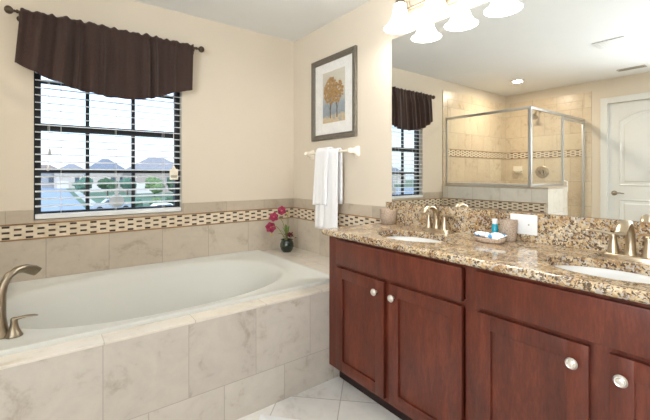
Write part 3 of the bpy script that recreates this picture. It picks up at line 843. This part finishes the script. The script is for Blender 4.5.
def sink(c, label):
    s_ = thing('sink_basin', label, 'sink', (c[0], c[1], CT-.034), 'undermount sinks')
    bm = B(); prof_ = [(1.08, -.0345), (1.02, -.0345), (.99, -.045), (.95, -.08), (.86, -.12), (.66, -.15), (.4, -.163), (.1, -.167)]
    rings = [[bm.verts.new((c[0]+SAX*k*math.cos(2*PI*j/48), c[1]+SAY*k*math.sin(2*PI*j/48), CT+z)) for j in range(48)] for k, z in prof_]
    for a, d in zip(rings, rings[1:]):
        for j in range(48): bm.faces.new((a[j], a[(j+1) % 48], d[(j+1) % 48], d[j]))
    bm.faces.new(rings[-1]); bmesh.ops.recalc_face_normals(bm, faces=bm.faces)
    o = obj('bowl', bm, PORC, s_, 60)
    bm = B(); lathe(bm, [(0, .003), (.018, .003), (.022, 0)], (c[0], c[1], CT-.1665), 18); obj('drain', bm, CHROME, s_, 40)
sink((SX[0], SY[0]), 'white oval undermount sink near the tub end of the counter')
sink((SX[1], SY[1]), 'white oval undermount sink at the right end of the counter')

# centre-set faucets
def faucet(label, loc):
    x, y, z = loc; f_ = thing('sink_faucet', label, 'faucet', loc, 'brushed nickel sink faucets')
    bm = B(); n = 40; rings = []
    for k, h_ in ((1, 0), (1, .010), (.95, .014), (.80, .017)):
        rings.append([bm.verts.new((x+.029*k*math.copysign(abs(math.cos(a))**.8, math.cos(a)), y+(.088-.029*(1-k))*math.copysign(abs(math.sin(a))**.7, math.sin(a)), z+h_)) for a in [2*PI*j/n for j in range(n)]])
    for a, c in zip(rings, rings[1:]):
        for j in range(n): bm.faces.new((a[j], a[(j+1) % n], c[(j+1) % n], c[j]))
    bm.faces.new(rings[-1]); bmesh.ops.recalc_face_normals(bm, faces=bm.faces); obj('base_plate', bm, NICKEL, f_, 50)
    bm = B(); lathe(bm, [(.022, .012), (.019, .022), (.015, .045)], loc, 24)
    pr = [(0, .02), (0, .06), (-.004, .095), (-.017, .122), (-.042, .139), (-.073, .140), (-.102, .128), (-.124, .108)]
    tube(bm, [(x+a, y, z+h_) for a, h_ in pr], [.018, .0155, .0145, .0145, .016, .018, .020, .019], 16, flat=[1, 1, 1, .95, .85, .7, .6, .5], up=(1, 0, 0)); obj('spout', bm, NICKEL, f_, 60)
    for s in (-1, 1):
        yy = y+s*.052; bm = B(); lathe(bm, [(0, .010), (.021, .014), (.019, .024), (.013, .052), (.0105, .078), (.0115, .086), (.008, .092), (0, .093)], (x, yy, z), 22); h_ = obj('handle', bm, NICKEL, f_, 60)
        bm = B(); tube(bm, [(x, yy-s*.004, z+.086), (x-.003, yy+s*.025, z+.092), (x-.006, yy+s*.058, z+.096), (x-.008, yy+s*.088, z+.095)], [.0115, .011, .010, .006], 12, flat=[.6, .5, .42, .4]); obj('lever', bm, NICKEL, h_, 60)
    return f_
fc = faucet('two-handle nickel faucet behind the sink nearest the tub', (1.737, 1.262, CT))
dup(fc, (1.737, .405, CT), 'two-handle nickel faucet behind the sink at the right of the photo')

# things on the counter
def tumbler(label, loc, r, h):
    bm = B()
    lathe(bm, [(0, .001), (r*.74, .001), (r*.82, .006), (r*.95, h*.45), (r, h*.95), (r*.98, h), (r*.91, h*.95), (r*.85, h*.45), (r*.74, .010), (0, .008)], loc, 32)
    return tag(obj('tumbler', bm, STONE, org=loc, smooth=45), label, 'tumbler')
tumbler('wide speckled beige stone tumbler by the wall at the tub end of the counter', (1.765, 1.652, CT), .056, .094)
tumbler('slim speckled beige stone tumbler beside the white outlet plate', (1.764, .872, CT), .039, .100)
sd = (1.662, .912, CT); b = B()
lathe(b, [(0, .001), (.060, .001), (.067, .006), (.074, .022), (.072, .024), (.066, .020), (.058, .009), (0, .008)], sd, 36, sx=.72, sy=1.0)
tag(obj('soap_dish', b, stone_mat('pale_speckled_stone', 1.35), org=sd, smooth=45), 'low oval speckled stone soap dish on the counter', 'soap dish')
def packet(c, rz, label, tilt):
    bm = B(); nx, ny = 12, 12; g = [[], []]
    for side in (0, 1):
        for i in range(nx+1):
            for j in range(ny+1):
                u, v = i/nx*2-1, j/ny*2-1; h_ = .011*(1-u**4)*(1-v**4)*(1 if side else -.8)
                p = Vector((u*.032, v*.040, h_*1.25)); p = Matrix.Rotation(tilt, 3, 'Y') @ p; p = Matrix.Rotation(rz, 3, 'Z') @ p
                g[side].append(bm.verts.new(Vector(c)+p))
    for side in (0, 1):
        for i in range(nx):
            for j in range(ny):
                q = [g[side][i*(ny+1)+j], g[side][(i+1)*(ny+1)+j], g[side][(i+1)*(ny+1)+j+1], g[side][i*(ny+1)+j+1]]
                bm.faces.new(q if side else list(reversed(q)))
    bmesh.ops.remove_doubles(bm, verts=bm.verts, dist=.0004); bmesh.ops.recalc_face_normals(bm, faces=bm.faces)
    tag(obj('soap_packet', bm, PACKET, org=c, smooth=60), label, 'soap packet', 'wrapped soaps in the dish')
packet((1.664, .946, CT+.030), .3, 'white and blue wrapped soap at the left of the soap dish', .15)
packet((1.660, .882, CT+.031), -.25, 'white and blue wrapped soap at the right of the soap dish', -.2)
bo = (1.756, .936, CT); bt = thing('shampoo_bottle', 'small teal bottle with white cap behind the soap dish', 'bottle', bo)
b = B(); lathe(b, [(0, .001), (.013, .001), (.0145, .004), (.0145, .070), (.011, .076), (0, .076)], bo, 20); obj('bottle_body', b, TEAL, bt, 50)
b = B(); lathe(b, [(.0, .075), (.0125, .075), (.0125, .098), (.011, .100), (0, .100)], bo, 20); c_ = obj('cap', b, PORC, bt, 50); c_['label'] = 'white screw cap'

# outlet on the backsplash
oy, oz = .822, .966
ol = thing('wall_outlet', 'white double gang outlet plate on the granite backsplash', 'outlet', (BSX, oy, oz))
b = B(); box(b, BSX-.006, BSX-.0002, oy-.062, oy+.062, oz-.047, oz+.047, .003); obj('cover_plate', b, PORC, ol, 40)
for y in (oy-.026, oy+.026):
    b = B(); box(b, BSX-.0085, BSX-.005, y-.017, y+.017, oz-.033, oz+.033, .002); rc = obj('receptacle', b, PORC, ol, 40)
    b = B(); lathe(b, [(0, -.0012), (.0035, -.001), (.0035, 0), (0, 0)], (BSX-.0085, y, oz), 10, 'x'); obj('screw', b, DNICKEL, rc)

# ------------------------------------------------------------------ mirror and vanity light
b = B(); box(b, R-.007, R-.0005, cyy0, 1.676, BST+.0005, 2.100, .0012, 1)
tag(obj('wall_mirror', b, MIRROR, org=(R, .78, BST)), 'large frameless mirror above the granite backsplash', 'mirror')
LX, LYc, LZ = 1.697, 1.244, 2.010
vl = thing('vanity_light', 'nickel wall light with three lit white bell shades above the mirror', 'wall light', (R, LYc, 2.23))
b = B(); box(b, R-.020, R-.0005, LYc-.07, LYc+.07, 2.165, 2.295, .008); obj('back_plate', b, NICKEL, vl, 40)
b = B(); tube(b, [(R-.045, LYc-.30, 2.228), (R-.045, LYc+.30, 2.228)], .009, 12)
for s in (-1, 1): ball(b, (R-.045, LYc+s*.303, 2.228), .013, u=12, v=8)
for s in (-.04, .04): tube(b, [(R-.045, LYc+s, 2.228), (R-.018, LYc+s, 2.228)], .007, 10)
obj('bar', b, NICKEL, vl, 50)
for k in (-1, 0, 1):
    y = LYc+.25*k
    b = B(); pts = [(R-.045, y, 2.228), (R-.055, y, 2.262), (R-.080, y, 2.290), (LX+.025, y, 2.298), (LX+.006, y, 2.286), (LX, y, 2.262)]
    tube(b, pts, .0065, 10); obj('arm', b, NICKEL, vl, 60)
    b = B(); lathe(b, [(0, 2.272), (.012, 2.270), (.026, 2.256), (.031, 2.232), (.029, 2.224), (0, 2.224)], (LX, y, 0), 24); obj('shade_holder', b, DNICKEL, vl, 50)
    b = B(); pr = [(.030, 2.232), (.036, 2.224), (.040, 2.200), (.045, 2.170), (.055, 2.138), (.070, 2.110), (.086, 2.094), (.096, 2.087)]
    lathe(b, pr+[(r_-.004, z+.001) for r_, z in reversed(pr)], (LX, y, 0), 40); sh = obj('shade', b, LAMPGLASS, vl, 60)
    b = B(); lathe(b, [(0, 2.108), (.016, 2.114), (.025, 2.132), (.023, 2.152), (.014, 2.18), (.013, 2.20), (0, 2.20)], (LX, y, 0), 20); obj('bulb', b, LAMPGLASS, sh, 60)
    ld = bpy.data.lights.new('bulb_light', 'POINT'); ld.energy = BULB_W; ld.color = (1, .95, .89); ld.shadow_soft_size = .03
    lo = bpy.data.objects.new('bulb_light', ld); COL.objects.link(lo); lo.parent = vl; lo.location = Vector((LX, y, 2.095))-Vector((R, LYc, 2.23))

# ------------------------------------------------------------------ ceiling fixtures
def downlight(label, x, y, w):
    t = thing('recessed_light', label, 'ceiling light', (x, y, H), 'recessed ceiling lights')
    bm = B(); lathe(bm, [(.058, -.0005), (.085, -.0005), (.086, -.004), (.078, -.008), (.062, -.006), (.058, -.002)], (x, y, H), 32); obj('trim_ring', bm, WHITE, t, 40)
    bm = B(); lathe(bm, [(0, -.003), (.059, -.003), (.059, -.001), (0, -.001)], (x, y, H), 32); obj('lens', bm, CANGLOW, t)
    ld = bpy.data.lights.new('downlight', 'AREA'); ld.shape = 'DISK'; ld.size = .11; ld.energy = w; ld.color = (1, .86, .68)
    lo = bpy.data.objects.new('downlight', ld); COL.objects.link(lo); lo.parent = t; lo.location = (0, 0, -.012)
downlight('lit recessed ceiling light over the shower', -1.291, 2.326, SHOWER_W)
vt = thing('ceiling_vent', 'narrow slotted air vent in the ceiling near the white door', 'vent', (-1.752, 1.25, H))
b = B()
for x0, x1, y0, y1 in ((-1.80, -1.785, 1.12, 1.38), (-1.72, -1.705, 1.12, 1.38), (-1.785, -1.72, 1.12, 1.135), (-1.785, -1.72, 1.365, 1.38)): box(b, x0, x1, y0, y1, H-.008, H-.0005)
obj('frame', b, simple('grey_vent_frame', srgb(176, 168, 154), .5), vt)
b = B(); box(b, -1.785, -1.72, 1.135, 1.365, H-.003, H-.0005); obj('backing', b, simple('dark_duct', srgb(70, 66, 60), .8), vt)
for k in range(4):
    b = B(); x = -1.78+.016*k; prism(b, [(x, 1.135, H-.008), (x+.003, 1.135, H-.008), (x+.010, 1.135, H-.003), (x+.007, 1.135, H-.003)], (0, .23, 0)); obj('louver', b, simple('grey_louver', srgb(150, 143, 130), .5), vt)
fn = thing('exhaust_fan', 'square white exhaust fan grille in the bathroom ceiling', 'exhaust fan', (-.575, 1.12, H))
b = B(); box(b, -.70, -.45, .995, 1.245, H-.008, H-.0005, .004); obj('cover', b, CEIL, fn, 40)
for k in range(9):
    b = B(); y = 1.03+.0225*k; box(b, -.67, -.48, y-.003, y+.003, H-.0095, H-.0075); obj('grille_bar', b, WHITE, fn)

# ------------------------------------------------------------------ shower
GX, GY, GT, GB = -.545, 1.838, 1.952, 1.105
FL = -2.105
se = thing('shower_enclosure', 'framed glass shower enclosure standing on the tiled knee wall', 'shower enclosure', (-1.3, 2.3, 0))
b = B(); box(b, GX-.016, GX+.016, GY, D-TT-.001, GT-.03, GT, .004); box(b, FL, GX+.014, GY-.014, GY+.014, GT-.03, GT, .004); obj('header_rail', b, ALU, se, 40)
b = B(); box(b, GX-.018, GX+.018, GY-.018, GY+.018, KZ+.001, GT-.03, .004); obj('corner_post', b, ALU, se, 40)
b = B(); box(b, GX-.016, GX+.016, GY+.018, D-TT-.001, KZ+.001, GB-.003, .004); box(b, -1.39, GX-.018, GY-.016, GY+.016, KZ+.001, GB-.003, .004); obj('sill_rail', b, ALU, se, 40)
b = B(); box(b, GX-.012, GX+.012, D-TT-.022, D-TT-.001, GB-.003, GT-.03, .003); obj('wall_channel', b, ALU, se)
b = B(); box(b, FL, FL+.022, GY-.014, GY+.014, .03, GT-.03, .003); obj('wall_channel', b, ALU, se)
b = B(); box(b, -1.415, -1.395, GY-.014, GY+.014, .03, GT-.03, .003); obj('strike_jamb', b, ALU, se)
b = B(); box(b, GX-.003, GX+.003, GY+.018, D-TT-.022, GB-.003, GT-.03); obj('glass_panel', b, SGLASS, se)
b = B(); box(b, -1.395, GX-.018, GY-.003, GY+.003, GB-.003, GT-.03); obj('glass_panel', b, SGLASS, se)
b = B(); box(b, FL+.024, FL+.044, GY-.010, GY+.010, .04, GT-.04, .003); box(b, -1.437, -1.417, GY-.010, GY+.010, .04, GT-.04, .003)
box(b, FL+.044, -1.437, GY-.010, GY+.010, .04, .07, .003); box(b, FL+.044, -1.437, GY-.010, GY+.010, GT-.07, GT-.04, .003)
sdoor = obj('shower_door', b, ALU, se, 40)
b = B(); box(b, FL+.044, -1.437, GY-.003, GY+.003, .07, GT-.07); obj('door_glass', b, SGLASS, sdoor)
b = B(); tube(b, [(-1.427, GY-.010, .99), (-1.427, GY-.045, 1.0), (-1.427, GY-.045, 1.12), (-1.427, GY-.010, 1.13)], .008, 10); obj('pull_handle', b, simple('white_pull', srgb(232, 232, 228), .3), sdoor, 50)
b = B(); box(b, FL, -1.40, GY-.05, GY+.05, .0, .03, .004); obj('threshold', b, CERAM, se)
sh = thing('overhead_shower', 'nickel shower head on a curved arm high on the shower wall', 'shower head', (L+TT, 2.385, 2.14))
b = B(); lathe(b, [(0, 0), (.03, 0), (.028, .006), (.012, .012)], (L+TT, 2.385, 2.14), 20, 'x'); obj('flange', b, NICKEL, sh, 50)
b = B(); tube(b, [(L+TT+.005, 2.385, 2.14), (L+.06, 2.387, 2.145), (L+.11, 2.390, 2.125), (L+.15, 2.393, 2.085)], .010, 12); obj('arm', b, NICKEL, sh, 50)
b = B(); q = Vector((L+.15, 2.393, 2.085)); d_ = Vector((.55, .06, -.83)).normalized()
tube(b, [q, q+d_*.015, q+d_*.03, q+d_*.055, q+d_*.065], [.016, .018, .03, .055, .054], 24); obj('head', b, NICKEL, sh, 50)
sv = thing('shower_valve', 'round nickel shower valve below the mosaic band', 'shower valve', (L+TT, 2.36, 1.245))
b = B(); lathe(b, [(0, 0), (.092, 0), (.092, .004), (.080, .012), (.055, .014), (.050, .020), (0, .022)], (L+TT, 2.36, 1.245), 36, 'x'); obj('escutcheon', b, NICKEL, sv, 40)
b = B(); lathe(b, [(0, 0), (.034, .018), (.032, .05), (.02, .056), (0, .056)], (L+TT, 2.36, 1.245), 24, 'x'); tube(b, [(L+TT+.045, 2.36, 1.245), (L+TT+.055, 2.335, 1.215), (L+TT+.06, 2.31, 1.185)], [.011, .010, .007], 10); obj('handle', b, DNICKEL, sv, 50)
b = B(); prism(b, [(L+TT+.0005, 2.63, 1.225), (L+TT+.0005, 2.77, 1.225), (L+TT+.0005, 2.77, 1.335), (L+TT+.0005, 2.63, 1.335)], (.012, 0, 0))
lathe(b, [(0, 1.232), (.05, 1.232), (.072, 1.262), (.066, 1.264), (.05, 1.244), (0, 1.244)], (L+TT+.012, 2.70, 0), 32, sx=1, sy=.95)
bmesh.ops.bisect_plane(b, geom=b.verts[:]+b.edges[:]+b.faces[:], plane_co=(L+TT+.0006, 0, 0), plane_no=(-1, 0, 0), clear_outer=True)
tag(obj('soap_holder', b, CERAM, org=(L+TT, 2.70, 1.23), smooth=40), 'cream ceramic soap holder on the tiled shower wall', 'soap holder')

# ------------------------------------------------------------------ white mat corner on the floor
b = B(); mc = Vector((.848, 1.655, 0)); n = 24
a1, a2 = Vector((-.62, -.78, 0)), Vector((.66, -.75, 0)); lw, lh = .50, .36; g = []
for i in range(n+1):
    row = []
    for j in range(n+1):
        u, v = i/n, j/n; e_ = min(u, 1-u, v, 1-v)
        p = mc+a1*lw*u+a2*lh*v; row.append(b.verts.new((p.x, p.y, .006+.012*min(1, e_*9)**.5+.002*math.sin(u*50)*math.sin(v*43))))
    g.append(row)
for i in range(n):
    for j in range(n): b.faces.new((g[i][j], g[i][j+1], g[i+1][j+1], g[i+1][j]))
edge_v = [g[i][0] for i in range(n+1)]+[g[n][j] for j in range(1, n+1)]+[g[i][n] for i in range(n-1, -1, -1)]+[g[0][j] for j in range(n-1, 0, -1)]
low = [b.verts.new((v.co.x, v.co.y, .0005)) for v in edge_v]
for i in range(len(low)):
    j = (i+1) % len(low); b.faces.new((edge_v[i], edge_v[j], low[j], low[i]))
bmesh.ops.recalc_face_normals(b, faces=b.faces)
tag(obj('bath_mat', b, TERRY, org=tuple(mc), smooth=60), 'corner of a white bath mat on the floor before the tub', 'bath mat')

# ------------------------------------------------------------------ the street outside
GZ = -3.0
LAWN = simple('lawn', srgb(84, 112, 92), .9, var=.3, scale=.3)
ROAD = simple('asphalt', srgb(128, 144, 164), .6, var=.06, scale=1)
CONC = simple('sidewalk', srgb(176, 180, 182), .8, var=.06, scale=1)
b = B(); box(b, -260, 200, D+.6, 320, GZ-.2, GZ); struct('ground_lawn', b, LAWN)
b = B(); prism(b, [(-90, 12, GZ+.01), (2.6, 12, GZ+.01), (3.7, 48, GZ+.01), (4.6, 150, GZ+.01), (-90, 150, GZ+.01)], (0, 0, .02)); struct('ground_road', b, ROAD)
b = B(); prism(b, [(3.3, 12, GZ+.01), (4.3, 12, GZ+.01), (5.6, 48, GZ+.01), (6.6, 120, GZ+.01), (5.4, 120, GZ+.01), (4.4, 48, GZ+.01)], (0, 0, .03)); struct('ground_sidewalk', b, CONC)
WALLC = [srgb(170, 166, 164), srgb(150, 142, 138), srgb(140, 146, 154)]
HW = [simple('house_wall_%s' % n_, c, .8, scale=1) for n_, c in zip(('white', 'tan', 'grey'), WALLC)]
HR = [simple('house_roof_%s' % n_, c, .9, var=.12, scale=2) for n_, c in zip(('grey', 'brown', 'slate'), (srgb(128, 130, 138), srgb(126, 116, 112), srgb(108, 116, 130)))]
HWIN = simple('house_window', srgb(70, 84, 100), .2)
HGAR = simple('garage_door', srgb(190, 190, 190), .6)
def house(label, x, y, w, d, hw, hr, wi, ri, hip=True):
    t = thing('house', label, 'house', (x, y, GZ), 'houses across the street')
    bm = B(); box(bm, x-w/2, x+w/2, y, y+d, GZ, GZ+hw); obj('walls', bm, HW[wi], t)
    bm = B(); o_ = .5; zb_, zt = GZ+hw, GZ+hr; ins = min(w/2, d/2)*.95 if hip else 0
    A = [bm.verts.new(p) for p in ((x-w/2-o_, y-o_, zb_), (x+w/2+o_, y-o_, zb_), (x+w/2+o_, y+d+o_, zb_), (x-w/2-o_, y+d+o_, zb_))]
    T = [bm.verts.new((x-w/2-o_+ins, y+d/2, zt)), bm.verts.new((x+w/2+o_-ins, y+d/2, zt))]
    for f_ in ((A[0], A[1], T[1], T[0]), (A[2], A[3], T[0], T[1]), (A[1], A[2], T[1]), (A[3], A[0], T[0]), (A[3], A[2], A[1], A[0])): bm.faces.new(f_)
    bmesh.ops.recalc_face_normals(bm, faces=bm.faces); obj('roof', bm, HR[ri], t)
    bm = B(); box(bm, x-w*.42, x-w*.1, y-.05, y+.02, GZ, GZ+min(2.3, hw*.8)); obj('garage_door', bm, HGAR, t)
    for q in (.08, .30):
        bm = B(); box(bm, x+w*q, x+w*(q+.13), y-.05, y+.02, GZ+hw*.35, GZ+hw*.78); obj('window', bm, HWIN, t)
house('large house with grey hip roof at the right of the window view', 21.5, 92, 13, 12, 5.0, 8.7, 1, 0)
house('tan house with pointed roof in the middle of the window view', 12.0, 106, 9, 9, 5.0, 8.4, 0, 2)
house('white house with low grey roof beyond the road', 6.2, 140, 9, 9, 5.0, 7.8, 0, 0)
house('far pale house with brown roof at the left of the window view', -.5, 150, 10, 9, 5.0, 7.6, 2, 1)
house('pale house at the side of the road seen only in the mirror', -88, 90, 14, 10, 5.0, 8.4, 2, 0)
house('white house behind the trees seen only in the mirror', -118, 110, 14, 10, 5.0, 8.4, 0, 2)
FOL = [simple('foliage_%s' % n_, c, .9, var=.4, scale=3) for n_, c in (('dark', srgb(58, 86, 62)), ('blue', srgb(76, 110, 96)), ('olive', srgb(98, 122, 84)))]
BARK = simple('bark', srgb(84, 70, 58), .9)
def tree(label, x, y, h, r, fi, seed, name='tree', trunk=True):
    t = thing(name, label, 'tree' if trunk else 'shrub', (x, y, GZ), 'trees along the street' if trunk else 'shrubs along the street')
    bm = B(); rnd = random.Random(seed)
    for k in range(5):
        rock(bm, (x+rnd.uniform(-.5, .5)*r, y+rnd.uniform(-.4, .4)*r, GZ+h-r*.8+rnd.uniform(-.35, .3)*r), r*rnd.uniform(.55, .8), (1, 1, .85), 3, .3, seed*9+k)
    obj('crown', bm, FOL[fi], t, 180)
    if trunk:
        bm = B(); tube(bm, [(x, y, GZ), (x+.05, y, GZ+h-r)], [.14, .08], 8); obj('trunk', bm, BARK, t, 60)
tree('dark round street tree before the pointed roof house', 8.6, 76, 3.6, 1.5, 0, 1)
tree('bluish green tree between the two nearest houses', 12.4, 80, 3.6, 1.5, 1, 2)
tree('olive tree on the lawn before the large house', 16.4, 76, 3.8, 1.7, 2, 3)
tree('dark tree at the right edge of the window view', 20.6, 76, 3.6, 1.6, 0, 4)
tree('bluish tree beside the road before the white house', 6.2, 92, 3.6, 1.5, 1, 5)
for i, (x, y, r, fi, lb) in enumerate(((7.2, 54, .8, 0, 'low dark shrub on the lawn behind the silver car'), (9.6, 54, .8, 1, 'small bluish shrub to the right of the dark shrub'), (12.0, 55, .8, 2, 'olive shrub on the lawn before the large house'), (14.6, 56, .9, 0, 'dark shrub at the right end of the row of shrubs'))):
    tree(lb, x, y, r*1.3, r, fi, 20+i, 'shrub', False)
CARM = [simple('car_paint_white', srgb(226, 230, 236), .25, coat=.5), simple('car_paint_silver', srgb(150, 162, 176), .25, .3, coat=.5)]
TYRE = simple('tyre', srgb(30, 30, 32), .8)
def car(label, x, y, mi):
    t = thing('car', label, 'car', (x, y, GZ), 'cars on the street')
    side = [(-2.1, .35), (-2.1, .75), (-1.7, .92), (-1.05, .98), (-.55, 1.42), (.75, 1.45), (1.45, 1.0), (2.05, .9), (2.1, .35)]
    bm = B(); prism(bm, [(x+a, y-.8, GZ+h_) for a, h_ in side], (0, 1.6, 0)); obj('body', bm, CARM[mi], t)
    bm = B(); prism(bm, [(x-.88, y-.81, GZ+1.0), (x-.5, y-.81, GZ+1.36), (x+.7, y-.81, GZ+1.38), (x+1.2, y-.81, GZ+1.02)], (0, 1.62, 0)); obj('windows', bm, HWIN, t)
    for a in (-1.3, 1.3):
        for s in (-.82, .62):
            bm = B(); lathe(bm, [(0, 0), (.33, 0), (.33, .2), (0, .2)], (x+a, y+s, GZ+.33), 18, 'y'); obj('wheel', bm, TYRE, t, 40)
car('white car parked at the lower right of the window view', 8.8, 38, 0)
car('silver car parked near the sidewalk', 6.0, 49, 1)
